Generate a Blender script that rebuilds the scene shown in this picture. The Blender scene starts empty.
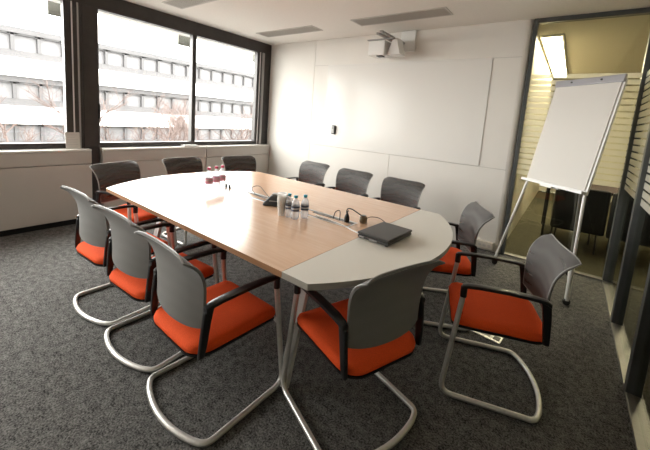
import bpy, bmesh, math, random
from mathutils import Vector, Matrix, Euler
random.seed(7)
sc = bpy.context.scene
COL = sc.collection
PI = math.pi

# ------------------------------------------------------------------ materials
def new_mat(name):
    m = bpy.data.materials.new(name); m.use_nodes = True
    nt = m.node_tree
    for n in list(nt.nodes): nt.nodes.remove(n)
    out = nt.nodes.new('ShaderNodeOutputMaterial')
    return m, nt, out
def N(nt, typ, **kw):
    n = nt.nodes.new(typ)
    for k, v in kw.items():
        if k in n.inputs: n.inputs[k].default_value = v
        else: setattr(n, k, v)
    return n
def c4(c): return (c[0], c[1], c[2], 1.0)
def hexc(r, g, b):
    f = lambda u: (u/255/12.92) if u/255 <= .04045 else ((u/255+.055)/1.055)**2.4
    return (f(r), f(g), f(b))
def pbr(name, col, rough=.5, metal=0., spec=.5, noise=None, bump=None, coat=0.):
    """Principled material; noise=(scale, amount, stretch) varies the colour, bump=(scale, strength, distance)."""
    m, nt, out = new_mat(name)
    b = N(nt, 'ShaderNodeBsdfPrincipled')
    b.inputs['Base Color'].default_value = c4(col); b.inputs['Roughness'].default_value = rough
    b.inputs['Metallic'].default_value = metal; b.inputs['Specular IOR Level'].default_value = spec
    b.inputs['Coat Weight'].default_value = coat
    nt.links.new(b.outputs[0], out.inputs[0])
    tc = N(nt, 'ShaderNodeTexCoord')
    if noise:
        s, amt, st = noise
        mp = N(nt, 'ShaderNodeMapping'); mp.inputs['Scale'].default_value = st
        nt.links.new(tc.outputs['Object'], mp.inputs[0])
        nz = N(nt, 'ShaderNodeTexNoise'); nz.inputs['Scale'].default_value = s; nz.inputs['Detail'].default_value = 6
        nt.links.new(mp.outputs[0], nz.inputs['Vector'])
        r = N(nt, 'ShaderNodeValToRGB')
        r.color_ramp.elements[0].position = .3; r.color_ramp.elements[1].position = .7
        r.color_ramp.elements[0].color = c4([x*(1-amt) for x in col]); r.color_ramp.elements[1].color = c4([min(1, x*(1+amt)) for x in col])
        nt.links.new(nz.outputs['Fac'], r.inputs[0]); nt.links.new(r.outputs[0], b.inputs['Base Color'])
    if bump:
        s, st, d = bump
        nz = N(nt, 'ShaderNodeTexNoise'); nz.inputs['Scale'].default_value = s; nz.inputs['Detail'].default_value = 4
        nt.links.new(tc.outputs['Object'], nz.inputs['Vector'])
        bp = N(nt, 'ShaderNodeBump'); bp.inputs['Strength'].default_value = st; bp.inputs['Distance'].default_value = d
        nt.links.new(nz.outputs['Fac'], bp.inputs['Height']); nt.links.new(bp.outputs[0], b.inputs['Normal'])
    return m
def glass(name, tint=(1, 1, 1), refl=.04, edge=.5, rough=0.0, milky=0.0, milk=(.9, .9, .9), through=.5):
    """Thin sheet glass / clear plastic: see-through, with a mirror part that grows at grazing angles."""
    m, nt, out = new_mat(name)
    t = N(nt, 'ShaderNodeBsdfTransparent'); t.inputs[0].default_value = c4(tint)
    g = N(nt, 'ShaderNodeBsdfGlossy'); g.inputs['Roughness'].default_value = rough
    lw = N(nt, 'ShaderNodeLayerWeight'); lw.inputs[0].default_value = .5
    pw = N(nt, 'ShaderNodeMath', operation='POWER'); pw.inputs[1].default_value = 4.0
    nt.links.new(lw.outputs['Facing'], pw.inputs[0])
    ma = N(nt, 'ShaderNodeMath', operation='MULTIPLY_ADD'); ma.inputs[1].default_value = edge; ma.inputs[2].default_value = refl
    nt.links.new(pw.outputs[0], ma.inputs[0])
    base = t.outputs[0]
    if milky > 0:
        d = N(nt, 'ShaderNodeBsdfDiffuse'); d.inputs[0].default_value = c4(milk)
        tr = N(nt, 'ShaderNodeBsdfTranslucent'); tr.inputs[0].default_value = c4(milk)
        mm = N(nt, 'ShaderNodeMixShader'); mm.inputs[0].default_value = through
        nt.links.new(d.outputs[0], mm.inputs[1]); nt.links.new(tr.outputs[0], mm.inputs[2])
        m2 = N(nt, 'ShaderNodeMixShader'); m2.inputs[0].default_value = milky
        nt.links.new(base, m2.inputs[1]); nt.links.new(mm.outputs[0], m2.inputs[2]); base = m2.outputs[0]
    mx = N(nt, 'ShaderNodeMixShader')
    nt.links.new(ma.outputs[0], mx.inputs[0]); nt.links.new(base, mx.inputs[1]); nt.links.new(g.outputs[0], mx.inputs[2])
    nt.links.new(mx.outputs[0], out.inputs[0])
    return m
def emit(name, col, s):
    m, nt, out = new_mat(name)
    e = N(nt, 'ShaderNodeEmission'); e.inputs[0].default_value = c4(col); e.inputs[1].default_value = s
    nt.links.new(e.outputs[0], out.inputs[0]); return m
def mesh_fabric(name, col, hole, wave=.5):
    """Woven see-through chair mesh: fabric with fine holes and a faint watered pattern."""
    m, nt, out = new_mat(name)
    d = N(nt, 'ShaderNodeBsdfPrincipled'); d.inputs['Base Color'].default_value = c4(col); d.inputs['Roughness'].default_value = .6
    d.inputs['Sheen Weight'].default_value = .15
    t = N(nt, 'ShaderNodeBsdfTransparent')
    tc = N(nt, 'ShaderNodeTexCoord')
    w = N(nt, 'ShaderNodeTexWave'); w.inputs['Scale'].default_value = 5.0; w.inputs['Distortion'].default_value = 7.0; w.inputs['Detail'].default_value = 1.0; w.inputs['Detail Scale'].default_value = .7
    w.bands_direction = 'Z'
    nt.links.new(tc.outputs['Object'], w.inputs['Vector'])
    ma = N(nt, 'ShaderNodeMath', operation='MULTIPLY_ADD'); ma.inputs[1].default_value = hole*wave; ma.inputs[2].default_value = hole*(.95-wave*.5)
    nt.links.new(w.outputs['Fac'], ma.inputs[0])
    mx = N(nt, 'ShaderNodeMixShader')
    nt.links.new(ma.outputs[0], mx.inputs[0]); nt.links.new(d.outputs[0], mx.inputs[1]); nt.links.new(t.outputs[0], mx.inputs[2])
    nt.links.new(mx.outputs[0], out.inputs[0]); return m
def carpet(name, dark, light, scale):
    m, nt, out = new_mat(name)
    b = N(nt, 'ShaderNodeBsdfPrincipled'); b.inputs['Roughness'].default_value = .95; b.inputs['Specular IOR Level'].default_value = .1
    tc = N(nt, 'ShaderNodeTexCoord')
    n1 = N(nt, 'ShaderNodeTexNoise'); n1.inputs['Scale'].default_value = scale; n1.inputs['Detail'].default_value = 3; n1.inputs['Roughness'].default_value = .7
    n2 = N(nt, 'ShaderNodeTexNoise'); n2.inputs['Scale'].default_value = scale*.22; n2.inputs['Detail'].default_value = 2
    for n in (n1, n2): nt.links.new(tc.outputs['Object'], n.inputs['Vector'])
    ad = N(nt, 'ShaderNodeMath', operation='MULTIPLY_ADD'); ad.inputs[1].default_value = .35
    nt.links.new(n2.outputs['Fac'], ad.inputs[0]); nt.links.new(n1.outputs['Fac'], ad.inputs[2])
    r = N(nt, 'ShaderNodeValToRGB'); r.color_ramp.elements[0].position = .52; r.color_ramp.elements[1].position = .86
    r.color_ramp.elements[0].color = c4(dark); r.color_ramp.elements[1].color = c4(light)
    nt.links.new(ad.outputs[0], r.inputs[0]); nt.links.new(r.outputs[0], b.inputs['Base Color'])
    bp = N(nt, 'ShaderNodeBump'); bp.inputs['Strength'].default_value = .8; bp.inputs['Distance'].default_value = .006
    nt.links.new(n1.outputs['Fac'], bp.inputs['Height']); nt.links.new(bp.outputs[0], b.inputs['Normal'])
    nt.links.new(b.outputs[0], out.inputs[0]); return m
def wood(name, c1, c2, rough):
    m, nt, out = new_mat(name)
    b = N(nt, 'ShaderNodeBsdfPrincipled'); b.inputs['Roughness'].default_value = rough; b.inputs['Specular IOR Level'].default_value = .7
    tc = N(nt, 'ShaderNodeTexCoord'); mp = N(nt, 'ShaderNodeMapping'); mp.inputs['Scale'].default_value = (1.2, 14, 14)
    nt.links.new(tc.outputs['Object'], mp.inputs[0])
    n1 = N(nt, 'ShaderNodeTexNoise'); n1.inputs['Scale'].default_value = 3.0; n1.inputs['Detail'].default_value = 8; n1.inputs['Distortion'].default_value = .4
    nt.links.new(mp.outputs[0], n1.inputs['Vector'])
    r = N(nt, 'ShaderNodeValToRGB'); r.color_ramp.elements[0].position = .3; r.color_ramp.elements[1].position = .72
    r.color_ramp.elements[0].color = c4(c1); r.color_ramp.elements[1].color = c4(c2)
    nt.links.new(n1.outputs['Fac'], r.inputs[0]); nt.links.new(r.outputs[0], b.inputs['Base Color'])
    nt.links.new(b.outputs[0], out.inputs[0]); return m

M = {}
M['wall'] = pbr('white wall panel', (.74, .71, .67), .8, spec=.06, noise=(2.5, .015, (1, 1, 1)))
M['wallgap'] = pbr('joint between wall panels', (.45, .43, .40), .7)
M['ceiling'] = pbr('painted ceiling', (.83, .80, .755), .9, noise=(40, .02, (1, 1, 1)), bump=(220, .25, .002))
M['board'] = pbr('glossy whiteboard enamel', (.73, .708, .678), .15, spec=.17)
M['boardtrim'] = pbr('pale board trim', (.73, .71, .68), .35)
M['carpet'] = carpet('charcoal loop carpet', (.026, .025, .024), (.27, .263, .252), 120)
M['lobbycarpet'] = carpet('olive lobby carpet', (.050, .045, .026), (.105, .094, .058), 60)
M['lobbywall'] = pbr('cream lobby wall', (.62, .57, .45), .7, noise=(1.5, .05, (1, 1, 1)))
M['lobbyceil'] = pbr('beige lobby ceiling', (.50, .46, .37), .8)
M['darkframe'] = pbr('dark bronze window frame', (.030, .024, .022), .42, noise=(8, .2, (1, 1, 1)))
M['blackframe'] = pbr('anthracite partition frame', (.062, .066, .066), .4, noise=(12, .12, (1, 1, 1)))
M['sillmetal'] = pbr('brushed floor rail', (.23, .22, .20), .4, metal=.5, noise=(30, .12, (1, 20, 1)))
M['alu'] = pbr('brushed aluminium', (.62, .61, .60), .33, metal=.9, noise=(40, .06, (1, 1, 8)))
M['lightstrip'] = pbr('pale aluminium guide strip', (.70, .68, .68), .35, metal=.3)
M['cab'] = pbr('warm grey cabinet laminate', (.56, .525, .485), .42, noise=(3, .02, (1, 1, 1)))
M['cabsill'] = pbr('off white cabinet sill', (.78, .75, .71), .3)
M['plinth'] = pbr('black plinth', (.010, .010, .010), .7)
M['wood'] = wood('beech table veneer', hexc(218, 178, 149), hexc(227, 191, 162), .21)
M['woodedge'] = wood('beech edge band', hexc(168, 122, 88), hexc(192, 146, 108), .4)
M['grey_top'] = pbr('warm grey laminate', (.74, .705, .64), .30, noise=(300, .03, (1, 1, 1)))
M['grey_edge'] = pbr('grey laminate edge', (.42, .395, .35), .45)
M['whiteleg'] = pbr('white powder coated steel', (.74, .73, .71), .35)
M['orange'] = pbr('orange upholstery', (.95, .105, .020), .85, spec=.25, noise=(260, .12, (1, 1, 1)), bump=(420, .25, .001))
M['blackplastic'] = pbr('black plastic', (.012, .012, .013), .28, spec=.5)
M['chrome'] = pbr('satin steel tube', (.74, .72, .69), .40, metal=.75, noise=(60, .05, (1, 1, 1)))
M['meshback'] = mesh_fabric('dark front chair mesh', (.086, .080, .076), .28, .5)
M['meshrear'] = mesh_fabric('grey rear chair mesh', (.215, .206, .196), .18, .12)
M['meshedge'] = pbr('grey mesh frame', (.26, .25, .24), .4)
M['vent'] = pbr('grey grille metal', (.42, .39, .35), .5, metal=.2)
M['ventdark'] = pbr('dark duct', (.08, .075, .07), .8)
M['ventrim'] = pbr('grille rim', (.55, .53, .50), .45)
M['white'] = pbr('white plastic', (.80, .79, .77), .35)
M['offwhite'] = pbr('ivory plastic', (.68, .63, .55), .4)
M['greyplastic'] = pbr('grey plastic', (.33, .32, .31), .45)
M['black'] = pbr('matt black', (.015, .015, .016), .45, noise=(60, .15, (1, 1, 1)))
M['laptop'] = pbr('black laptop lid', (.035, .033, .031), .38, noise=(180, .12, (1, 1, 1)))
M['paper'] = pbr('white paper', (.63, .605, .57), .8)
M['ink'] = pbr('grey print', (.50, .49, .48), .8)
M['flipgrey'] = pbr('grey clamp bar', (.36, .36, .39), .4, metal=.2)
M['pane'] = glass('window glass', (.97, .985, .98), .03, .45)
M['partglass'] = glass('partition glass', (.90, .92, .88), .035, .45)
M['frost'] = glass('frosted stripe film', (.95, .95, .92), .02, .15, .3, milky=.55, milk=(.86, .84, .76))
M['pet'] = glass('clear bottle plastic', (.84, .86, .89), .10, .65, .03, milky=.26, milk=(.98, .98, 1), through=.65)
M['cup'] = glass('translucent cup plastic', (.97, .97, .97), .05, .3, .15, milky=.62, milk=(1, 1, .99), through=.6)
M['pinkcap'] = pbr('crimson bottle cap', (.50, .02, .10), .4)
M['tealcap'] = pbr('teal bottle cap', (.02, .30, .42), .4)
M['pinklabel'] = pbr('pink bottle label', (.62, .30, .42), .5, noise=(45, .5, (1, 1, 1)))
M['navylabel'] = pbr('navy bottle label', (.020, .030, .075), .5)
M['labelwhite'] = pbr('pale label motif', (.55, .57, .62), .5)
M['brass'] = pbr('brown plug', (.20, .15, .09), .4)
M['concrete'] = pbr('pale facade concrete', (.72, .71, .70), .8, noise=(.8, .04, (1, 1, 1)))
M['greyconcrete'] = pbr('grey facade concrete', (.054, .052, .054), .8, noise=(1.2, .08, (1, 1, 1)))
M['facadeglass'] = pbr('facade window glass', (.090, .087, .091), .5, noise=(.9, .2, (1, 1, 1)))
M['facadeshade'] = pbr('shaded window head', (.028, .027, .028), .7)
M['bark'] = pbr('pale bare branches', (.070, .048, .042), .9)
M['ground'] = pbr('pale paving outside', (.16, .155, .15), .9, noise=(.5, .08, (1, 1, 1)))
M['fin'] = pbr('olive sunshade panel', (.085, .085, .07), .6)
M['maroon'] = pbr('maroon upholstery', (.022, .005, .006), .6)
M['leather'] = pbr('black leather', (.012, .011, .014), .4)
M['warm'] = emit('warm ceiling luminaire', (1.0, .87, .62), 15.0)

# ------------------------------------------------------------------ mesh helpers
class MB:
    def __init__(s): s.bm = bmesh.new()
    def box(s, x0, x1, y0, y1, z0, z1, bev=0., mat=None, seg=2):
        bm = s.bm
        vs = [bm.verts.new(p) for p in ((x0,y0,z0),(x1,y0,z0),(x1,y1,z0),(x0,y1,z0),(x0,y0,z1),(x1,y0,z1),(x1,y1,z1),(x0,y1,z1))]
        fs = [bm.faces.new([vs[i] for i in q]) for q in ((0,3,2,1),(4,5,6,7),(0,1,5,4),(1,2,6,5),(2,3,7,6),(3,0,4,7))]
        vv = list(vs)
        if bev > 0:
            es = list({e for f in fs for e in f.edges})
            r = bmesh.ops.bevel(bm, geom=es, offset=bev, segments=seg, affect='EDGES', profile=.5)
            vv = list({v for f in r['faces'] for v in f.verts} | {v for v in vs if v.is_valid})
        if mat is not None: bmesh.ops.transform(bm, matrix=mat, verts=[v for v in vv if v.is_valid])
        return s
    def prism(s, poly, z0, z1, bev=0.):
        bm = s.bm
        a = [bm.verts.new((x, y, z0)) for x, y in poly]; b = [bm.verts.new((x, y, z1)) for x, y in poly]
        n = len(poly)
        fs = [bm.faces.new(list(reversed(a))), bm.faces.new(b)]
        for i in range(n): fs.append(bm.faces.new((a[i], a[(i+1) % n], b[(i+1) % n], b[i])))
        if bev > 0:
            es = [e for f in fs[:2] for e in f.edges]
            bmesh.ops.bevel(bm, geom=es, offset=bev, segments=2, affect='EDGES', profile=.5)
        return s
    def lathe(s, prof, seg=20, c=(0, 0, 0), caps=True):
        bm = s.bm; rings = []
        for r, z in prof:
            rings.append([bm.verts.new((c[0]+r*math.cos(2*PI*k/seg), c[1]+r*math.sin(2*PI*k/seg), c[2]+z)) for k in range(seg)])
        for a, b in zip(rings, rings[1:]):
            for k in range(seg): bm.faces.new((a[k], a[(k+1) % seg], b[(k+1) % seg], b[k]))
        if caps:
            bm.faces.new(list(reversed(rings[0]))); bm.faces.new(rings[-1])
        return s
    def tube(s, pts, r, seg=10, closed=False, radii=None):
        bm = s.bm; pts = [Vector(p) for p in pts]; n = len(pts); rings = []
        up = None
        for i, p in enumerate(pts):
            if closed: t = (pts[(i+1) % n]-pts[i-1])
            else: t = pts[min(i+1, n-1)]-pts[max(i-1, 0)]
            if t.length < 1e-9: t = Vector((0, 0, 1))
            t.normalize()
            if up is None:
                up = Vector((0, 0, 1)) if abs(t.z) < .9 else Vector((1, 0, 0))
            a = up - t*up.dot(t)
            if a.length < 1e-6: a = t.orthogonal()
            a.normalize(); up = a; b = t.cross(a)
            rr = radii[i] if radii else r
            rings.append([bm.verts.new(p+a*(rr*math.cos(2*PI*k/seg))+b*(rr*math.sin(2*PI*k/seg))) for k in range(seg)])
        m = n if closed else n-1
        for i in range(m):
            A, B = rings[i], rings[(i+1) % n]
            for k in range(seg): bm.faces.new((A[k], A[(k+1) % seg], B[(k+1) % seg], B[k]))
        if not closed:
            bm.faces.new(list(reversed(rings[0]))); bm.faces.new(rings[-1])
        return s
    def sheet(s, fn, nu, nv, th):
        """A curved slab: fn(u, v) -> (point, normal); th is its thickness."""
        bm = s.bm; g = [[], []]
        for side in (0, 1):
            for i in range(nu+1):
                row = []
                for j in range(nv+1):
                    p, n = fn(i/nu, j/nv)
                    row.append(bm.verts.new(Vector(p)+Vector(n)*(th/2 if side == 0 else -th/2)))
                g[side].append(row)
        A, B = g
        for i in range(nu):
            for j in range(nv):
                bm.faces.new((A[i][j], A[i+1][j], A[i+1][j+1], A[i][j+1]))
                bm.faces.new((B[i][j], B[i][j+1], B[i+1][j+1], B[i+1][j]))
        for i in range(nu):
            bm.faces.new((A[i][0], B[i][0], B[i+1][0], A[i+1][0])); bm.faces.new((A[i][nv], A[i+1][nv], B[i+1][nv], B[i][nv]))
        for j in range(nv):
            bm.faces.new((A[0][j], A[0][j+1], B[0][j+1], B[0][j])); bm.faces.new((A[nu][j], B[nu][j], B[nu][j+1], A[nu][j+1]))
        return s
    def build(s, name, mat, parent=None, smooth=False, loc=None, rot=None):
        bmesh.ops.recalc_face_normals(s.bm, faces=s.bm.faces[:])
        me = bpy.data.meshes.new(name); s.bm.to_mesh(me); s.bm.free()
        me.materials.append(M[mat] if isinstance(mat, str) else mat)
        o = bpy.data.objects.new(name, me); COL.objects.link(o)
        if parent: o.parent = parent
        if loc: o.location = loc
        if rot: o.rotation_euler = rot
        if smooth:
            for p in me.polygons: p.use_smooth = True
            try:
                me.set_sharp_from_angle(angle=math.radians(40))
            except Exception: pass
        return o
def arc_path(pts, rad, n=6):
    """Polyline with its inner corners rounded."""
    P = [Vector(p) for p in pts]; out = [P[0]]
    for i in range(1, len(P)-1):
        a, b, c = P[i-1], P[i], P[i+1]
        u = (a-b).normalized(); v = (c-b).normalized()
        ang = u.angle(v); d = min(rad/math.tan(ang/2), (a-b).length*.49, (c-b).length*.49)
        p0 = b+u*d; p2 = b+v*d
        for k in range(n+1):
            t = k/n; out.append(p0*(1-t)**2+b*2*t*(1-t)+p2*t*t)
    out.append(P[-1]); return out
def spline(pts, n=8):
    P = [Vector(p) for p in pts]; Q = [P[0]]+P+[P[-1]]; out = []
    for i in range(1, len(Q)-2):
        p0, p1, p2, p3 = Q[i-1], Q[i], Q[i+1], Q[i+2]
        for k in range(n):
            t = k/n
            out.append(.5*((2*p1)+(p2-p0)*t+(2*p0-5*p1+4*p2-p3)*t*t+(3*p1-p0-3*p2+p3)*t**3))
    out.append(P[-1]); return out
def tag(o, label, cat, group=None, kind=None):
    o['label'] = label; o['category'] = cat
    if group: o['group'] = group
    if kind: o['kind'] = kind
    return o
def thing(name, label, cat, loc=(0, 0, 0), rz=0., group=None):
    o = bpy.data.objects.new(name, None); COL.objects.link(o)
    o.location = loc; o.rotation_euler = (0, 0, rz); o.empty_display_size = .1
    return tag(o, label, cat, group)
def struct(o):
    o['kind'] = 'structure'; return o
def dup(root, loc, rz, label):
    r = root.copy(); COL.objects.link(r); r.location = loc; r.rotation_euler = (0, 0, rz); r['label'] = label
    for ch in list(root.children):
        c = ch.copy(); COL.objects.link(c); c.parent = r
        for g in list(ch.children):
            d = g.copy(); COL.objects.link(d); d.parent = c
    return r

H = 2.6
XG = 4.885          # face of the right-hand glass wall
YN = -6.2           # wall behind the camera

# ------------------------------------------------------------------ room shell
struct(MB().box(-.35, 4.9615, YN-.12, .0748, -.12, 0).build('floor', 'carpet'))
struct(MB().box(-.35, 5.0, YN, .12, H, H+.15).build('ceiling', 'ceiling'))
struct(MB().box(-.35, 5.0, YN-.12, YN, 0, H).build('wall_near', 'wall'))

# whiteboard wall: panels with fine joints, rounded right-hand end
back = struct(MB().box(-.35, 3.90, .006, .12, 0, H).build('wall_back', 'wallgap'))
def panel(x0, x1, z0, z1, name='wall_panel'):
    return struct(MB().box(x0, x1, 0, .008, z0, z1, .0015, seg=1).build(name, 'wall', back))
g = .0022
panel(-.3, 1.01-g, 0, H)
panel(1.01+g, 3.90, .972+g, 2.215-g); panel(1.01+g, 3.90, 2.215+g, H)
panel(1.01+g, 2.452-g, 0, .972-g); panel(2.452+g, 3.90, 0, .972-g)
rp = [(3.90, .0)]
for k in range(9):
    a = -PI/2+k*PI/16
    rp.append((3.90+.068*math.cos(a), .068+.068*math.sin(a)))
rp += [(3.968, .12), (3.90, .12)]
struct(MB().prism(rp, 0, H).build('rounded_end', 'wall', back, smooth=True))

wb = thing('whiteboard', 'large glossy whiteboard set flush into the white end wall', 'whiteboard', (2.45, 0, 1.6))
MB().box(-1.157, 1.157, -.006, -.0005, -.612, .612, .001, seg=1).build('board_surface', 'board', wb)
tr = MB()
tr.box(-1.162, -1.154, -.0075, -.0005, -.615, .615).box(1.154, 1.162, -.0075, -.0005, -.615, .615)
tr.box(-1.154, 1.154, -.0075, -.0005, .608, .615).box(-1.154, 1.154, -.0075, -.0005, -.618, -.608)
tr.build('board_trim', 'boardtrim', wb)

# window wall (x = 0): header, column, corner jamb, low wall behind the cabinets
hd = struct(MB().box(-.12, 0, YN, 0, 2.432, H).build('trim_1', 'darkframe'))
struct(MB().box(-.30, -.12, YN, 0, 0, .86).build('wall_left', 'plinth'))
struct(MB().box(-.30, -.12, YN, 0, 2.44, H).build('wall_left_head', 'concrete', hd))
colm = struct(MB().box(-.16, .012, -2.795, -2.645, 0, 2.432, .004).build('trim_2', 'darkframe'))
struct(MB().box(-.02, .014, -2.838, -2.822, .86, 2.432, .003).build('guide_rail', 'greyplastic', colm))
struct(MB().box(-.06, .006, -2.875, -2.797, .86, 2.432).build('jamb', 'darkframe', colm))
struct(MB().box(-.05, .008, -2.887, -2.876, .86, 2.432, .002).build('guide_rail', 'lightstrip', colm))
cj = struct(MB().box(-.12, .0, -.215, -.0, .86, 2.432).build('trim_3', 'darkframe'))
struct(MB().box(-.03, .010, -.250, -.238, .86, 2.432, .002).build('guide_rail', 'lightstrip', cj))
struct(MB().box(-.03, .010, -.20, -.15, .86, 2.432, .002).build('jamb', M['greyplastic'], cj))

def window(name, y0, y1, lb=.05, rb=.05):
    """A dark framed window between y0 and y1 in the window wall."""
    f = MB()
    f.box(-.085, -.004, y0, y1, .862, .922, .004).box(-.085, -.004, y0, y1, 2.425, 2.434)
    f.box(-.085, -.004, y0, y0+lb, .922, 2.425, .003).box(-.085, -.004, y1-rb, y1, .922, 2.425, .003)
    o = struct(f.build(name, 'darkframe'))
    p = struct(MB().box(-.052, -.046, y0+lb-.005, y1-rb+.005, .915, 2.43).build('glass_pane', 'pane', o))
    return o
w1 = window('window_1', -4.60, -2.875, .06, .075)
w2 = window('window_2', -2.645, -1.452, .012, .03)
w3 = window('window_3', -1.452, -.215, .03, .085)
w_added = window('window_8', -6.05, -4.60, .06, .06)  # guessed window out of view, added to light the near side of the room
struct(MB().box(-.02, .02, -2.655, -2.632, 1.20, 1.37, .004).build('window_handle', 'black', w2))
struct(MB().box(-.30, 0, YN, -6.05, .86, 2.44).build('wall_left_pier', 'wall'))

# radiator cabinets under the windows
def cabinet(y0, y1, label):
    c = thing('radiator_cabinet', label, 'cabinet', (0, (y0+y1)/2, 0), 0, 'radiator cabinets under the windows')
    h = (y1-y0)/2-.004
    MB().box(-.115, .097, -h, h, .835, .857, .006).build('sill', 'cabsill', c)
    MB().box(-.112, .090, -h, h, .694, .834, .004).build('upper_band', 'cab', c)
    MB().box(-.112, .088, -h, h, .070, .688, .004).build('front_panel', 'cab', c)
    MB().box(-.112, .040, -h+.01, h-.01, 0, .070).build('plinth', 'plinth', c)
    return c
cabinet(-2.642, -1.290, 'warm grey radiator cabinet under the middle window, behind the first two window-side chairs')
cabinet(-1.282, -.002, 'warm grey radiator cabinet under the right window, reaching into the room corner')
cabinet(-4.80, -2.748, 'long plain warm grey radiator cabinet left of the dark window column')
cabinet(-6.19, -4.81, 'warm grey radiator cabinet at the far left end beyond the photo edge')

# ------------------------------------------------------------------ glass partitions
def stripes(parent, axis, a0, a1, off):
    k = 0; z = 2.03
    while z > .97:
        h = .046
        m = MB()
        if axis == 'x': m.box(a0, a1, off-.0012, off+.0012, z-h, z)
        else: m.box(off-.0012, off+.0012, a0, a1, z-h, z)
        s = struct(m.build('frosted_stripe', 'frost', parent))
        z -= .061; k += 1
# rear glass (in the plane of the whiteboard wall)
f = MB()
f.box(3.968, 4.004, -.002, .075, 0, H, .002).box(4.004, 4.89, .0, .075, 2.555, H, .002)
p1 = struct(f.build('window_4', 'blackframe'))
struct(MB().box(4.0, 4.889, .032, .042, .015, 2.56).build('glass_pane', 'partglass', p1))
struct(MB().box(4.004, 4.886, .0, .075, .0, .018, .002).build('floor_rail', 'sillmetal', p1))
stripes(p1, 'x', 4.004, 4.886, .030)
# right-hand glass wall
def post(y0, y1, x1=4.952, name='trim_5'):
    return struct(MB().box(XG, x1, y0, y1, 0, H, .003).build(name, 'blackframe'))
post(-.012, .075, 4.962, 'trim_5')
post(-.93, -.865, 4.952, 'trim_6'); post(-1.787, -1.722, 4.952, 'trim_7'); post(-2.70, -2.635, 4.952, 'trim_8')
post(-3.60, -3.535, 4.952, 'trim_9'); post(-4.50, -4.435, 4.952, 'trim_10'); post(YN, YN+.07, 4.952, 'trim_11')
struct(MB().box(XG, 4.962, YN+.07, -.012, 0, .018, .002).build('trim_12', 'sillmetal'))
struct(MB().box(XG, 4.955, YN+.07, -.012, 2.545, H, .002).build('trim_13', 'blackframe'))
ys = [YN+.07, -4.50+.065, -3.60+.065, -2.70+.065, -1.722, -.865]
ye = [-4.50, -3.60, -2.70, -1.787, -.93, -.012]
for i, (a, b) in enumerate(zip(ys, ye)):
    p = struct(MB().box(4.918, 4.926, a-.004, b+.004, .016, 2.548).build('window_%d' % (9+i), 'partglass'))
    stripes(p, 'y', a, b, 4.915)

# lobby beyond the glass
lf = MB().box(3.80, 7.6, .0751, 5.6, -.12, -.0005).box(4.962, 7.6, YN-.12, .0751, -.12, -.0005)
struct(lf.build('floor_lobby', 'lobbycarpet'))
lc = MB().box(3.94, 7.6, .121, 5.6, H, H+.15).box(5.001, 7.6, YN-.12, .121, H, H+.15)
struct(lc.build('ceiling_lobby', 'lobbyceil'))
struct(MB().box(3.80, 3.945, .121, 5.6, 0, H).build('wall_lobby_left', 'lobbywall'))
struct(MB().box(3.80, 7.7, 5.6, 5.75, 0, H).build('wall_lobby_back', 'lobbywall'))
struct(MB().box(7.6, 7.75, YN-.12, 5.6, 0, H).build('wall_lobby_right', 'lobbywall'))
struct(MB().box(5.0, 7.6, YN-.25, YN-.12, 0, H).build('wall_lobby_near', 'lobbywall'))
def luminaire(x0, x1, y0, y1, label):
    t = thing('ceiling_light', label, 'ceiling light', ((x0+x1)/2, (y0+y1)/2, H), 0, 'lobby ceiling lights')
    hx, hy = (x1-x0)/2, (y1-y0)/2
    fr = MB().box(-hx-.015, -hx, -hy-.015, hy+.015, -.03, 0).box(hx, hx+.015, -hy-.015, hy+.015, -.03, 0)
    fr.box(-hx, hx, -hy-.015, -hy, -.03, 0).box(-hx, hx, hy, hy+.015, -.03, 0)
    fr.build('frame', 'white', t)
    MB().box(-hx, hx, -hy, hy, -.022, -.004).build('diffuser', 'warm', t)
luminaire(3.985, 4.19, .72, 4.1, 'long glowing ceiling light behind the rear glass panel, above the flip chart')
luminaire(5.9, 6.1, 1.2, 3.2, 'warm ceiling light over the corridor right of the glass corner')

# ------------------------------------------------------------------ ceiling vents
def vent(x0, x1, y0, y1, label):
    v = thing('ceiling_vent', label, 'vent', ((x0+x1)/2, (y0+y1)/2, H), 0, 'ceiling vents')
    hx, hy = (x1-x0)/2, (y1-y0)/2; w = .016
    r = MB().box(-hx, hx, -hy, -hy+w, -.008, 0).box(-hx, hx, hy-w, hy, -.008, 0).box(-hx, -hx+w, -hy+w, hy-w, -.008, 0).box(hx-w, hx, -hy+w, hy-w, -.008, 0)
    r.build('rim', 'ventrim', v)
    MB().box(-hx+w, hx-w, -hy+w, hy-w, -.0015, -.0003).build('duct', 'ventdark', v)
    s = MB(); n = 9
    for k in range(n):
        y = -hy+w+(k+.5)*(2*hy-2*w)/n
        s.box(-hx+w, hx-w, y-.0065, y+.0065, -.007, -.002)
    for k in range(int(2*hx/.035)):
        x = -hx+w+.0175+k*.035
        if x < hx-w: s.box(x-.003, x+.003, -hy+w, hy-w, -.006, -.0025)
    s.build('grille', 'vent', v)
vent(2.108, 3.255, -.712, -.452, 'grey ceiling vent above the projector')
vent(.405, 1.495, -.708, -.455, 'grey ceiling vent near the corner of window and whiteboard walls')
vent(.405, 1.495, -2.13, -1.88, 'grey ceiling vent at the top photo edge above the middle window')

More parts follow.
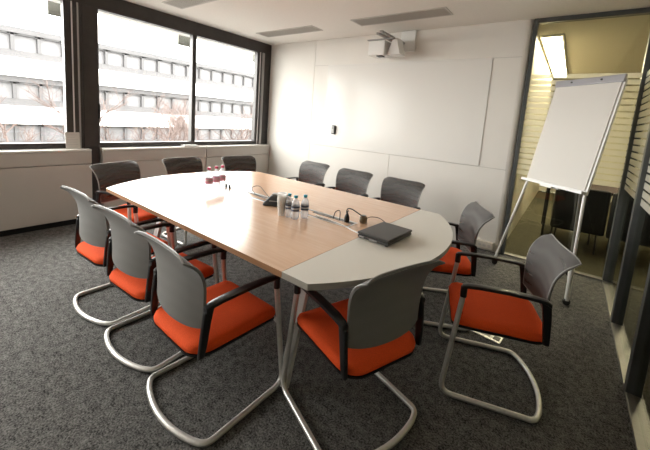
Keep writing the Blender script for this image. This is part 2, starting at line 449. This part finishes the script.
# ------------------------------------------------------------------ projector on its wall arm
pj = thing('projector', 'white short throw projector on a wall arm above the whiteboard', 'projector', (2.45, 0, 2.45))
MB().box(.02, .222, -.035, 0, -.115, .148, .006).build('wall_plate', 'white', pj)
MB().box(.045, .085, -.66, -.0, -.02, .004, .003).box(-.03, .01, -.60, -.0, -.02, .004, .003).build('arm', 'greyplastic', pj)
MB().box(-.245, -.012, -.40, -.16, -.215, -.035, .012).build('projector_body', 'white', pj)
wd = MB()
wd.prism([(-.008, -.20), (.165, -.20), (.105, .0), (.06, .0)], 0, .17)
w_ = wd.build('mirror_hood', 'white', pj, loc=(0, -.16, 0), rot=(PI/2, 0, 0))
MB().box(-.13, -.05, -.38, -.30, -.228, -.213, .004).build('lens', 'black', pj)
MB().box(-.26, .09, -.41, -.39, -.036, -.020, .002).build('arm_bracket', 'greyplastic', pj)

rm = thing('wall_remote', 'small black remote holder stuck on the left edge of the whiteboard', 'remote', (1.485, -.006, 1.235))
MB().box(-.035, .035, -.028, 0, -.068, .068, .008).build('holder', 'black', rm)
MB().box(-.022, .022, -.036, -.026, -.05, .055, .004).build('remote_face', 'greyplastic', rm)
MB().box(-.012, .012, -.040, -.034, .018, .036, .002).build('button', 'blackplastic', rm)

ol = thing('socket_strip', 'ivory socket strip low on the end wall behind the far end chair', 'socket', (3.77, 0, .07))
MB().box(-.115, .115, -.045, 0, -.042, .042, .006).build('trunking', 'offwhite', ol)
for k in range(4):
    s = MB().lathe([(.019, 0), (.019, .003), (.015, .004)], 14).build('socket', 'cab', ol, True, loc=(-.078+k*.052, -.045, 0), rot=(PI/2, 0, 0))

fb = thing('floor_box', 'steel floor box lid with a black socket flap set in the carpet', 'floor box', (4.166, -1.748, 0), -.12)
MB().box(-.095, .095, -.05, .05, 0, .005, .002, seg=1).build('lid', 'alu', fb)
MB().box(-.06, .025, -.024, .024, .004, .0065).build('carpet_inset', 'sillmetal', fb)
MB().box(.045, .085, -.028, .02, .004, .008, .001, seg=1).build('cable_flap', 'blackplastic', fb)

# ------------------------------------------------------------------ things on the sill
cd = thing('paper_sign', 'white printed card leaning on the sill beside the dark window column', 'card', (.028, -2.905, .857))
MB().box(-.002, .002, -.066, .066, 0, .185).build('sheet', 'paper', cd, rot=(0, -.12, 0))
ln = MB()
for k, (a, b) in enumerate([(-.045, .045), (-.05, .02), (-.05, .05), (-.05, .035), (-.05, .045)]):
    ln.box(.0021, .0027, a, b, .155-k*.027, .159-k*.027)
ln.build('printed_lines', 'ink', cd, rot=(0, -.12, 0))
lp = thing('flat_box', 'low white box lying on the sill in front of the window mullion', 'box', (.03, -1.50, .857))
MB().box(-.05, .055, -.14, .07, 0, .022, .004).build('box_body', 'white', lp)
MB().box(.02, .05, .02, .10, .0, .014, .003).build('box_flap', 'offwhite', lp)

# ------------------------------------------------------------------ meeting table
TX, TY, TR = 2.662, -2.405, -.017
tb = thing('meeting_table', 'long beech meeting table with rounded ends and one grey end', 'table', (TX, TY, 0), TR)
HW = .7625; SE = .893
def end_arc(sgn, n=28):
    cx = 1.325-1.165; R = 1.165; a0 = math.asin(HW/R)
    ang = [-a0+2*a0*k/n for k in range(n+1)]
    return [(sgn*(cx+R*math.cos(a)), R*math.sin(a)) for a in ang]
ea = end_arc(1)
wa = [(-x, y) for x, y in reversed(ea)]          # far end, top to bottom
wood_poly = [(SE-.0012, -HW), (SE-.0012, HW)]+wa
grey_poly = ea+[(SE+.0012, HW), (SE+.0012, -HW)]
def slab(poly, z0, z1, name, mt, me):
    o = MB().prism(poly, z0, z1).build(name, mt, tb)
    o.data.materials.append(M[me])
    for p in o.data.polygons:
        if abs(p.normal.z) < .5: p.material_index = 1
    return o
slab(wood_poly, .712, .74, 'wood_top', 'wood', 'woodedge')
slab(grey_poly, .712, .74, 'grey_end_top', 'grey_top', 'grey_edge')
# cable trough: flush lid between two metal rims
ct = MB().box(-.60, .74, -.066, -.054, .738, .7412).box(-.60, .74, .054, .066, .738, .7412).box(-.610, -.60, -.066, .066, .738, .7412).box(.74, .750, -.066, .066, .738, .7412)
ct.build('cable_channel', 'alu', tb)
MB().box(-.60, .74, -.054, .054, .7385, .7402).build('channel_slot', 'blackplastic', tb)
MB().box(-.594, .735, -.038, .012, .7395, .7410).box(-.594, .40, .012, .038, .7395, .7410).build('channel_lid', 'wood', tb)
pm = MB().box(.41, .735, .014, .050, .7390, .7408).build('power_module', 'blackplastic', tb)
for k in range(4): MB().box(.430+k*.075, .475+k*.075, .020, .044, .7406, .7425, .001, seg=1).build('socket', 'sillmetal', pm)
def leg(u, s):
    m = MB()
    P = [(s*.575, 0), (s*.415, .71)]
    for (v0, z0), (v1, z1) in [(P[0], P[1])]:
        vs = []
        w = .03; t = .012
        bm = m.bm
        for (v, z) in (P[0], P[1]):
            for du, dv in ((-w, -t), (w, -t), (w, t), (-w, t)): vs.append(bm.verts.new((u+du, v+dv, z)))
        for q in ((0,3,2,1),(4,5,6,7),(0,1,5,4),(1,2,6,5),(2,3,7,6),(3,0,4,7)): bm.faces.new([vs[i] for i in q])
    return m.build('leg', 'whiteleg', tb)
for u in (-.79, .77):
    for s in (-1, 1): leg(u, s)
MB().box(-.82, -.76, -.44, .44, .672, .712).box(.74, .80, -.44, .44, .672, .712).box(-.76, .74, -.03, .03, .672, .712).build('under_frame', 'alu', tb)
MB().box(-.5, .6, -.06, .06, .60, .66, .006).build('cable_tray', 'blackplastic', tb)

# ------------------------------------------------------------------ chairs
def make_chair():
    r = thing('meeting_chair', '', 'chair', (0, 0, 0), 0, 'orange and grey meeting chairs around the table')
    # one bent steel tube: arm front, leg, floor runner, bowed rear bar and back again
    z0 = .0135; w = .247
    side = lambda s: [(s*.226, .196, .604), (s*w, .252, z0), (s*.253, -.190, z0)]
    pts = arc_path([(-.226, .196, .590), (-w, .256, z0), (-.262, -.19, z0), (-.20, -.222, z0)]+[(x/100, -.257+.035*(x/20)**2, z0) for x in range(-16, 17, 4)]+[(.20, -.222, z0), (.262, -.19, z0), (w, .256, z0), (.226, .196, .590)], .06, 8)
    MB().tube(pts, .0135, 12).build('sled_base', 'chrome', r, True)
    # cross bars that carry the seat
    MB().tube([(-.237, .225, .345), (-.20, .21, .382), (.20, .21, .382), (.237, .225, .345)], .009, 8).build('seat_bar', 'chrome', r, True)
    # upholstered seat
    def seat_poly(k=1.0, off=0.):
        pl = []
        for (cx, cy, a0, rr, kx) in ((.165, .185, 0, .05, 1), (-.165, .185, PI/2, .05, 1), (-.124, -.136, PI, .088, 1), (.124, -.136, 1.5*PI, .088, 1)):
            for q in range(7):
                a = a0+q*PI/12
                pl.append((cx+(rr+off)*math.cos(a), cy+(rr+off)*math.sin(a)))
        return pl
    cu = MB(); bm = cu.bm
    lay = [(-.012, .378), (.0, .386), (.003, .402), (-.004, .418), (-.020, .428), (-.06, .431)]
    rings = []
    def zc(x, y, z):                                   # saddle of the cushion and waterfall front
        return z - .006*max(0, (y-.12)/.115)**2 - .010*(1-min(1, abs(x)/.2)**2)*(1 if z > .41 else 0)
    for off, z in [(o_, z_+.006) for o_, z_ in lay]:
        rings.append([bm.verts.new((x, y, zc(x, y, z))) for x, y in seat_poly(1, off)])
    for A, B in zip(rings, rings[1:]):
        n = len(A)
        for i in range(n): bm.faces.new((A[i], A[(i+1) % n], B[(i+1) % n], B[i]))
    cv = bm.verts.new((0, .01, .426))
    for i in range(len(rings[-1])): bm.faces.new((rings[-1][i], rings[-1][(i+1) % len(rings[-1])], cv))
    bm.faces.new(list(reversed(rings[0])))
    cu.build('seat', 'orange', r, True)
    sh = MB(); bm = sh.bm; rings = []
    for off, z in [(-.05, .360), (-.012, .368), (.002, .378), (.002, .388)]:
        rings.append([bm.verts.new((x, y, z-.006*max(0, (y-.12)/.115)**2)) for x, y in seat_poly(1, off)])
    for A, B in zip(rings, rings[1:]):
        n = len(A)
        for i in range(n): bm.faces.new((A[i], A[(i+1) % n], B[(i+1) % n], B[i]))
    bm.faces.new(list(reversed(rings[0]))); bm.faces.new(rings[-1])
    sh.build('seat_shell', 'blackplastic', r, True)
    # curved mesh back: hollow across, flared backwards at the top
    zb, zt = .492, .842
    def back(u, v):
        z = zb+(zt-zb)*v
        hw = .198+.034*v**1.6-.016*max(0, (v-.90)/.10)**2.5
        x = (2*u-1)*hw
        prof = -.178-.020*v-.070*max(0, (v-.45)/.55)**2.8+.010*math.sin(v*PI)
        s2 = (2*u-1)**2
        y = prof-.036*(1-s2)*(1-1.15*v**2.2)-.010*s2*v**4
        z2 = z-.020*(abs(2*u-1)**8)*v**10 + .016*(abs(2*u-1)**4)*(1-v)**4 - .003*(1-s2)*v**3
        return (x, y, z2)
    def bn(u, v):
        e = 1e-3
        p = Vector(back(u, v)); a = Vector(back(min(1, u+e), v))-Vector(back(max(0, u-e), v)); b = Vector(back(u, min(1, v+e)))-Vector(back(u, max(0, v-e)))
        n = a.cross(b).normalized()
        return p, n
    bk = MB().sheet(bn, 20, 18, .005).build('backrest', 'meshback', r, True)
    def bn2(u, v):
        p, n = bn(u, v); return p+n*.0065, n
    MB().sheet(bn2, 20, 18, .004).build('rear_shell', 'meshrear', bk, True)
    rim = [back(0, k/16) for k in range(17)]+[back(k/16, 1) for k in range(1, 17)]+[back(1, 1-k/16) for k in range(1, 17)]+[back(1-k/16, 0) for k in range(1, 16)]
    MB().tube(rim, .0042, 8, closed=True).build('back_frame', 'meshedge', bk, True)
    # black uprights and armrests
    for s in (-1, 1):
        up = MB()
        P = [(s*.214, -.196, .388), (s*.218, -.190, .44), (s*.221, -.182, .52), (s*.222, -.172, .585), (s*.223, -.160, .612)]
        W = [.013, .016, .018, .020, .017]
        bm = up.bm; rings = []
        for (x, y, z), w2 in zip(P, W):
            t = .0095
            rings.append([bm.verts.new((x+dx, y+dy, z)) for dx, dy in ((-t, -w2), (t, -w2), (t, w2), (-t, w2))])
        for A, B in zip(rings, rings[1:]):
            for i in range(4): bm.faces.new((A[i], A[(i+1) % 4], B[(i+1) % 4], B[i]))
        bm.faces.new(list(reversed(rings[0]))); bm.faces.new(rings[-1])
        bmesh.ops.bevel(bm, geom=[e for e in bm.edges], offset=.004, segments=2, affect='EDGES', profile=.5)
        up.build('upright', 'blackplastic', r, True)
        ar = MB(); bm = ar.bm; rings = []
        for y, z, hw, th in ((-.188, .598, .013, .012), (-.170, .610, .017, .011), (-.12, .617, .021, .009), (.0, .621, .022, .009), (.13, .618, .021, .009), (.185, .612, .019, .010), (.208, .602, .016, .012)):
            ring = []
            for k in range(12):
                a = 2*PI*k/12; c_, s_ = math.cos(a), math.sin(a)
                ring.append(bm.verts.new((s*.225+hw*math.copysign(abs(c_)**.55, c_), y, z+th*math.copysign(abs(s_)**.40, s_))))
            rings.append(ring)
        for A, B in zip(rings, rings[1:]):
            for i in range(12): bm.faces.new((A[i], A[(i+1) % 12], B[(i+1) % 12], B[i]))
        bm.faces.new(list(reversed(rings[0]))); bm.faces.new(rings[-1])
        am = ar.build('armrest', 'blackplastic', r, True)
        MB().lathe([(.0165, 0), (.0165, .052), (.012, .056)], 12, (s*.2265, .199, .553)).build('arm_cap', 'blackplastic', am, True)
    return r
CH = [
 ((3.151, -3.234), -.036, 'orange chair nearest the camera on the table\'s left long side'),
 ((2.578, -3.205), .048, 'orange chair in the middle of the three on the table\'s left long side'),
 ((2.012, -3.196), .049, 'orange chair on the table\'s left side nearest the windows, farthest of its three'),
 ((3.753, -2.863), 1.223, 'orange chair pulled up to the grey table end, its wide grey back towards us'),
 ((4.235, -2.166), 1.899, 'orange chair pushed back from the grey table end, side-on before the flip chart'),
 ((3.758, -1.674), 2.069, 'orange chair at the far corner of the grey table end, below the socket strip'),
 ((1.263, -2.791), -1.276, 'dark mesh chair in front of the dark window column, at the table\'s corner'),
 ((1.193, -2.147), -1.560, 'dark mesh chair under the middle window, between the other two at the window end'),
 ((1.316, -1.513), -1.773, 'dark mesh chair under the right window, nearest the room corner'),
 ((1.874, -1.172), 3.071, 'dark mesh chair by the whiteboard wall, nearest the window of that row of three'),
 ((2.519, -1.236), 3.104, 'dark mesh chair by the whiteboard wall, middle one of that row of three'),
 ((3.119, -1.275), 3.077, 'dark mesh chair by the whiteboard wall, nearest the grey table end in that row'),
]
proto = make_chair()
for i, ((x, y), a, lab) in enumerate(CH):
    if i == 0:
        proto.location = (x, y, 0); proto.rotation_euler = (0, 0, a); proto['label'] = lab
    else: dup(proto, (x, y, 0), a, lab)

# ------------------------------------------------------------------ things on the table
Z = .7405
def bottle(name, h, r, cap, label_m, lz0, lz1):
    b = thing(name, '', 'bottle')
    prof = [(r*.80, .0), (r, .008), (r, h*.30), (r*.94, h*.33), (r, h*.36), (r, h*.62), (r*.86, h*.74), (r*.45, h*.86), (r*.40, h*.93)]
    MB().lathe(prof, 20).build('bottle_body', 'pet', b, True)
    MB().lathe([(r*.44, h*.90), (r*.46, h*.905), (r*.46, h*.99), (r*.40, h)], 16).build('cap', cap, b, True)
    l = MB().lathe([(r*1.012, lz0*h), (r*1.012, lz1*h)], 20, caps=False).build('label_band', label_m, b, True)
    return b, l
pk, pl = bottle('water_bottle', .205, .031, 'pinkcap', 'pinklabel', .36, .58)
pk['group'] = 'pink-capped water bottles'
MB().lathe([(.0316, .10), (.0316, .106)], 20, caps=False).build('label_stripe', 'labelwhite', pl, True)
pk.location = (2.168, -2.624, Z); pk['label'] = 'pink-capped water bottle on the table, leftmost and nearest of its three'
dup(pk, (2.142, -2.538, Z), 1.0, 'pink-capped water bottle on the table, middle one of its three')
dup(pk, (2.119, -2.465, Z), 2.2, 'pink-capped water bottle on the table, rightmost one, beside the black plugs')
tl, nl = bottle('small_water_bottle', .155, .0265, 'tealcap', 'navylabel', .36, .56)
tl['group'] = 'teal-capped water bottles'
MB().lathe([(.0271, .066), (.0271, .076)], 20, caps=False).build('label_motif', 'labelwhite', nl, True)
tl.location = (3.023, -2.594, Z); tl['label'] = 'teal-capped bottle with navy label, next to the stack of cups'
dup(tl, (3.083, -2.600, Z), .8, 'teal-capped bottle with navy label, middle and front one of its three')
dup(tl, (3.108, -2.535, Z), 1.9, 'teal-capped bottle with navy label, rightmost of its three')
for k in range(5):
    c = MB().lathe([(.021, .0), (.031, .095), (.0325, .097), (.031, .094), (.0205, .003)], 22).build('plastic_cup', 'cup', None, True, loc=(2.972, -2.612, Z+k*.0135))
    tag(c, 'translucent plastic cup in the stack beside the teal-capped bottles', 'cup', 'stack of plastic cups')

# conference phone
ph = thing('conference_phone', 'black conference phone on the middle of the table', 'phone', (2.752, -2.452, .7425), .55)
bm_ = MB(); bm = bm_.bm
lo = [(-.080, -.070, 0), (.090, -.078, 0), (.105, .078, 0), (-.07, .078, 0)]
hi = [(-.035, -.01, .062), (.06, -.02, .066), (.075, .055, .072), (-.035, .06, .068)]
a = [bm.verts.new(p) for p in lo]; mid = [bm.verts.new((p[0], p[1], .014)) for p in lo]; b = [bm.verts.new(p) for p in hi]
bm.faces.new(list(reversed(a))); bm.faces.new(b)
for A, B in ((a, mid), (mid, b)):
    for i in range(4): bm.faces.new((A[i], A[(i+1) % 4], B[(i+1) % 4], B[i]))
bmesh.ops.bevel(bm, geom=list(bm.edges), offset=.008, segments=3, affect='EDGES', profile=.5)
bm_.build('phone_body', 'black', ph, True)
MB().box(-.03, .045, -.0, .048, .066, .0735, .002).build('speaker_grille', 'greyplastic', ph)
MB().box(-.035, .055, -.055, -.035, .026, .036, .003).build('keypad', 'greyplastic', ph)

# laptop
la = thing('laptop', 'closed black laptop lying on the grey table end', 'laptop', (3.655, -2.443, Z), -.06)
MB().box(-.099, .099, -.143, .143, .004, .022, .006).build('laptop_base', 'laptop', la)
MB().box(-.101, .101, -.145, .145, .024, .038, .006).build('lid', 'laptop', la)
MB().box(-.085, -.055, -.146, -.141, .008, .017).box(-.02, .03, -.146, -.141, .008, .016).build('side_ports', 'greyplastic', la)
for x in (-.085, .085):
    MB().lathe([(.009, 0), (.009, .005)], 10, (x, -.13, 0)).build('rubber_foot', 'blackplastic', la)
    MB().lathe([(.009, 0), (.009, .005)], 10, (x, .13, 0)).build('rubber_foot', 'blackplastic', la)

def cable(name, pts, r, mat, label):
    return tag(MB().tube(spline([(x, y, Z+z) for x, y, z in pts], 8), r, 6).build(name, mat, None, True), label, 'cable')
cable('black_cable', [(2.13, -2.40, .006), (2.28, -2.388, .006), (2.46, -2.392, .006), (2.64, -2.43, .008)], .0032, 'black', 'thin black cable from the two plugs to the conference phone')
cable('black_cable', [(2.60, -2.37, .006), (2.50, -2.33, .03), (2.40, -2.30, .055), (2.36, -2.34, .04), (2.46, -2.39, .012), (2.60, -2.40, .008)], .0028, 'black', 'looped black cable beside the conference phone')
cable('white_cable', [(3.14, -2.452, .008), (3.28, -2.470, .008), (3.40, -2.492, .009), (3.47, -2.520, .009), (3.54, -2.545, .012)], .0042, 'white', 'white cable running along the channel to the laptop')
cable('black_cable', [(3.345, -2.395, .06), (3.345, -2.385, .085), (3.36, -2.355, .082), (3.39, -2.32, .055), (3.415, -2.292, .028)], .0040, 'black', 'arched black cable between the upright plug and the brown adaptor')
cable('black_cable', [(3.26, -2.42, .006), (3.262, -2.40, .05), (3.285, -2.385, .06), (3.30, -2.40, .03), (3.305, -2.41, .006)], .0028, 'black', 'small black cable loop standing on the power module')
cable('black_cable', [(3.43, -2.285, .02), (3.45, -2.25, .03), (3.50, -2.23, .030), (3.56, -2.255, .02), (3.60, -2.285, .02)], .0022, 'black', 'thin black lead from the brown adaptor to the laptop')
def plug(x, y, rz, label, k=1.0):
    p = thing('power_plug', label, 'plug', (x, y, Z+.001), rz, 'power plugs on the table')
    MB().lathe([(.016*k, .0), (.018*k, .012*k), (.016*k, .034*k), (.007*k, .055*k), (.005*k, .062*k)], 14).build('plug_body', 'blackplastic', p, True)
    MB().tube([(0, 0, .06*k), (.004*k, 0, .072*k), (.012*k, 0, .075*k)], .0035*k, 6).build('lead', 'black', p, True)
plug(2.098, -2.407, 0, 'small black power plug right beside the pink-capped bottles', .62)
plug(2.143, -2.404, 2.0, 'small black power plug second from the pink-capped bottles', .62)
plug(3.345, -2.385, 0, 'black power plug upright in the power module near the laptop')
ad = thing('plug_adaptor', 'round brown plug adaptor behind the laptop', 'plug', (3.43, -2.318, Z), .4)
MB().lathe([(.020, 0), (.026, .006), (.026, .040), (.020, .046)], 16).build('adaptor_body', 'brass', ad, True)
MB().lathe([(.017, .044), (.017, .049), (.012, .049)], 14).build('socket_face', 'blackplastic', ad, True)

# ------------------------------------------------------------------ flip chart easel
ps, lean, cx, cy, z0, hw, hh = -.742, .192, 4.370, -.533, .952, .316, .941
u = Vector((math.cos(ps), math.sin(ps), 0)); nn = Vector((-u.y, u.x, 0)); upv = Vector((0, 0, math.cos(lean)))+nn*math.sin(lean)
fc = thing('flip_chart', 'white flip chart easel on casters in front of the rear glass panel', 'flip chart', (cx, cy, 0))
def fl(a, b, d=0.):
    """Point on the board: a across, b up the board, d behind its face."""
    return Vector((0, 0, z0))+u*a+upv*b+upv.cross(u)*0+(nn*math.cos(lean)-Vector((0, 0, math.sin(lean))))*d
BM = Matrix((( u.x, nn.x*math.cos(lean), upv.x, 0), (u.y, nn.y*math.cos(lean), upv.y, 0), (0, -math.sin(lean), upv.z, 0), (0, 0, 0, 1)))
BM = Matrix.Translation((0, 0, z0)) @ BM
MB().box(-hw-.006, hw+.006, .006, .026, -.01, hh+.02, .003, mat=BM).build('back_board', 'white', fc)
MB().box(-hw+.004, hw-.012, -.004, .006, .012, hh-.01, .001, mat=BM, seg=1).build('paper_pad', 'paper', fc)
cb = MB().box(-hw-.004, hw+.008, -.016, .010, hh-.012, hh+.050, .006, mat=BM).build('clamp_bar', 'flipgrey', fc)
kn = MB()
for a_ in (-.14, .14): kn.box(a_-.006, a_+.006, -.024, -.014, hh+.014, hh+.026, mat=BM)
kn.build('clamp_pin', 'black', cb)
MB().box(-hw-.01, hw+.012, -.055, .020, -.022, .004, .004, mat=BM).build('pen_tray', 'white', fc)
tk = MB().box(-.10, .03, -.045, -.012, -.036, -.020, .004, mat=BM).build('tray_latch', 'white', fc)
MB().box(.05, .10, -.035, -.014, -.034, -.022, .002, mat=BM).build('latch_knob', 'greyplastic', tk)
c0 = Vector((cx, cy, 0))
feet = [Vector((3.968, -.374, .0))-c0, Vector((4.600, -.839, 0))-c0, Vector((4.609, -.111, 0))-c0]
tops = [fl(-hw+.012, .10, .045), fl(hw-.012, .10, .045), fl(.02, .55, .05)]
starts = [fl(-hw+.012, -.01, .012), fl(hw-.012, -.01, .012), fl(hw-.09, -.01, .06)]
def caster(p, parent):
    k = MB().lathe([(.027, -.011), (.03, -.008), (.03, .008), (.027, .011)], 18).build('caster', 'blackplastic', parent, True, loc=(p.x, p.y, .031), rot=(PI/2, 0, .5))
    return k
for i in range(3):
    f0 = feet[i]+Vector((0, 0, .062)); t0 = starts[i] if i < 2 else fl(hw-.10, .0, .07)
    if i < 2:
        L = MB().tube([f0, f0+(t0-f0)*.5, t0, t0+(t0-f0).normalized()*.18+Vector((nn.x*.03, nn.y*.03, 0))], .0125, 12)
        lg = L.build('leg', 'whiteleg', fc, True)
        if i == 1:
            d = (t0-f0).normalized()
            MB().tube([f0-d*.02, f0+d*.30], .0175, 12).build('leg_sleeve', 'whiteleg', lg, True)
    else:
        lg = MB().tube([f0, t0], .011, 10).build('leg', 'alu', fc, True)
    MB().lathe([(.012, .052), (.014, .060), (.014, .074)], 10, tuple(feet[i])).build('caster_fork', 'blackplastic', lg, True)
    caster(feet[i], lg)
MB().tube([feet[1]+Vector((0, 0, .075)), feet[2]+Vector((0, 0, .075))], .009, 8).build('foot_brace', 'whiteleg', fc, True)

# ------------------------------------------------------------------ lobby furniture behind the glass
lt = thing('lobby_table', 'dark table with thin black legs in the lobby behind the glass', 'table', (4.97, 1.66, 0), .06)
MB().box(-.75, .75, -.40, .40, .70, .735, .006).build('table_top', 'maroon', lt)
for x in (-.70, .70):
    for y in (-.35, .35): MB().box(x-.014, x+.014, y-.014, y+.014, 0, .70, .003).build('leg', 'blackplastic', lt)
def lobby_chair(x, y, rz, label):
    c = thing('lobby_chair', label, 'chair', (x, y, 0), rz, 'black chairs at the lobby table')
    MB().box(-.24, .24, -.195, .22, .30, .44, .03, seg=3).build('seat', 'leather', c, True)
    MB().box(-.27, .27, -.27, -.20, .25, .80, .03, seg=3).build('backrest', 'leather', c, True)
    for sx in (-.21, .21):
        for sy in (-.2, .2): MB().tube([(sx, sy, 0), (sx*.95, sy*.95, .36)], .010, 8).build('leg', 'blackplastic', c, True)
lobby_chair(4.62, 1.08, .10, 'black tub chair at the lobby table seen below the flip chart')
lobby_chair(5.20, 1.05, -.05, 'black tub chair at the lobby table beside the glass corner post')

# ------------------------------------------------------------------ outside the windows
struct(MB().box(-70, -.5, -40, 70, -4.2, -4.0).build('ground_outside', 'ground'))
bx = -24.0
ob = thing('office_building', 'pale office block with long rows of windows seen across the street', 'building', (bx, 14, -4))
ST = 2.95; PIT = 1.265; y00 = .912-14; NB = 25
MBw = MB(); MBg = MB()
Y0, Y1 = y00-5*PIT, y00+NB*PIT
lint = [5.18+4, 2.24+4, -.40+4]                       # underside of window heads above the ground
for zt_ in lint:
    zb_ = zt_-1.02
    MBg.box(0, .35, Y0, Y1, zt_, zt_+.36)                 # grey head band
    MBg.box(0, .25, Y0, Y1, zb_-.46, zb_)                 # grey sill band
    MBw.box(0, .55, Y0, Y1, zb_-.46-1.05-.06, zb_-.46)    # white parapet
MBw.box(-4, 0, Y0, Y1, 0, lint[0]+.3)
MBw.box(0, .5, Y0, Y1, 0, lint[2]-2.6)
MBw.build('facade_wall', 'concrete', ob)
MBg.build('facade_band', 'greyconcrete', ob)
vis = 0
for ri, zt_ in enumerate(lint):
    for k in range(-3, NB-1):
        ya = y00+k*PIT
        w_ = MB().box(.02, .06, ya+.10, ya+PIT-.10, zt_-1.02, zt_).build('window', 'facadeglass', ob)
        MB().box(.06, .30, ya+.12, ya+PIT-.12, zt_-.10, zt_).build('window_head', 'facadeshade', w_)  # near-black strip standing in for the shadow under the lintel
pr_ = MB()
for zt_ in lint:
    for k in range(-3, NB):
        ya = y00+k*PIT
        pr_.box(.0, .30, ya-.09, ya+.09, zt_-1.02, zt_)
        pr_.prism([(.0, ya-.22), (.30, ya-.22), (.30, ya+.22), (.0, ya+.22)], zt_-.13, zt_)
pr_.build('pier', 'greyconcrete', ob)

def tree(x, y, h, seed, label):
    rnd = random.Random(seed)
    m = MB()
    def grow(p, d, L, r, lv):
        n = 3; pts = [p]; q = p; dd = d.copy()
        for k in range(n):
            dd = (dd+Vector((rnd.uniform(-.16, .16), rnd.uniform(-.16, .16), rnd.uniform(-.05, .12)))).normalized()
            q = q+dd*(L/n); pts.append(q)
        m.tube(pts, r, 4 if lv > 1 else 6, radii=[r*(1-.45*k/n) for k in range(n+1)])
        if lv >= 4: return
        nb = (7, 5, 4, 3)[lv]
        for k in range(nb):
            t = .35+.65*(k+rnd.random())/nb
            i = min(n-1, int(t*n)); b = pts[i]+(pts[i+1]-pts[i])*(t*n-i)
            a = rnd.uniform(0, 2*PI)
            nd = (dd*.75+Vector((math.cos(a), math.sin(a), rnd.uniform(.0, .5)))*.75).normalized()
            grow(b, nd, L*rnd.uniform(.48, .68), r*.55, lv+1)
    grow(Vector((0, 0, 0)), Vector((0, 0, 1)), h*.55, .085, 0)
    o = m.build('bare_tree', 'bark', None, False, loc=(x, y, -4))
    return tag(o, label, 'tree', 'bare trees across the street')
tree(-12, -1.6, 5.9, 3, 'bare leafless tree outside the left window')
tree(-17.5, 2.6, 6.8, 11, 'bare leafless tree outside the middle window, left of the pale trunk')
tree(-12.5, 4.4, 5.9, 19, 'bare leafless tree behind the window mullion')
tree(-19, 10.0, 6.5, 27, 'bare leafless tree in the right window beside the mullion')
tree(-13.5, 9.9, 6.0, 35, 'bare leafless tree at the right edge of the right window')
tree(-15.5, 6.9, 6.4, 41, 'bare leafless tree just right of the window mullion, low behind the bottles')
for (y, z, lab) in ((-1.43, 2.335, 'olive sunshade panel hung outside the middle window top'), (.012, 2.335, 'olive sunshade panel hung outside the right window top'), (-2.96, 2.335, 'olive sunshade panel hung outside the left window top')):
    s = thing('sunshade_panel', lab, 'sunshade', (-.5, y, z))
    MB().box(-.02, .02, 0, .20, 0, .45, .005).build('panel', 'fin', s)
    MB().box(.02, .38, .08, .12, .36, .40, .005).build('bracket', 'alu', s)

# ------------------------------------------------------------------ light
wd_ = bpy.data.worlds.new('overcast sky'); sc.world = wd_; wd_.use_nodes = True
nt = wd_.node_tree
for n in list(nt.nodes): nt.nodes.remove(n)
wo = N(nt, 'ShaderNodeOutputWorld'); bg = N(nt, 'ShaderNodeBackground')
bg.inputs[0].default_value = (1.0, .972, .93, 1); bg.inputs[1].default_value = 5.0
nt.links.new(bg.outputs[0], wo.inputs[0])
def portal(y0, y1):
    l = bpy.data.lights.new('window_portal', 'AREA'); l.shape = 'RECTANGLE'; l.size = abs(y1-y0); l.size_y = 1.52
    l.cycles.is_portal = True
    o = bpy.data.objects.new('window_portal', l); COL.objects.link(o)
    o.location = (-.13, (y0+y1)/2, 1.675); o.rotation_euler = (0, -PI/2, 0)
    o.rotation_euler = Vector((1, 0, 0)).to_track_quat('-Z', 'Y').to_euler()
for a, b in ((-6.05, -4.60), (-4.60, -2.875), (-2.645, -1.452), (-1.452, -.215)): portal(a, b)

# ------------------------------------------------------------------ camera
cam = bpy.data.cameras.new('camera'); co = bpy.data.objects.new('camera', cam); COL.objects.link(co)
R3 = Matrix(((0.8009520398095524, -0.13681224316773308, 0.5828878451677736), (0.5941702274573538, 0.061725548937253114, -0.8019673917383867), (0.0737398855992714, 0.9886720218190701, 0.13072896597157999)))
co.matrix_world = Matrix.Translation((4.4583042795012995, -4.157716532756123, 1.3989511742460004)) @ R3.to_4x4()
cam.sensor_fit = 'HORIZONTAL'; cam.sensor_width = 36.0
cam.lens = 329.16542079*36/650
cam.shift_x = (325-329.295)/650; cam.shift_y = -(225-162.2785)/650
cam.clip_start = .05; cam.clip_end = 200
sc.camera = co

sc.view_settings.view_transform = 'Standard'; sc.view_settings.look = 'None'
sc.view_settings.gamma = 1.0; sc.view_settings.use_curve_mapping = False
sc.view_settings.exposure = 1.88
sc.cycles.use_denoising = True
sc.cycles.max_bounces = 12; sc.cycles.diffuse_bounces = 6; sc.cycles.transparent_max_bounces = 24
sc.cycles.caustics_reflective = False; sc.cycles.caustics_refractive = False
sc.cycles.sample_clamp_indirect = 6.0
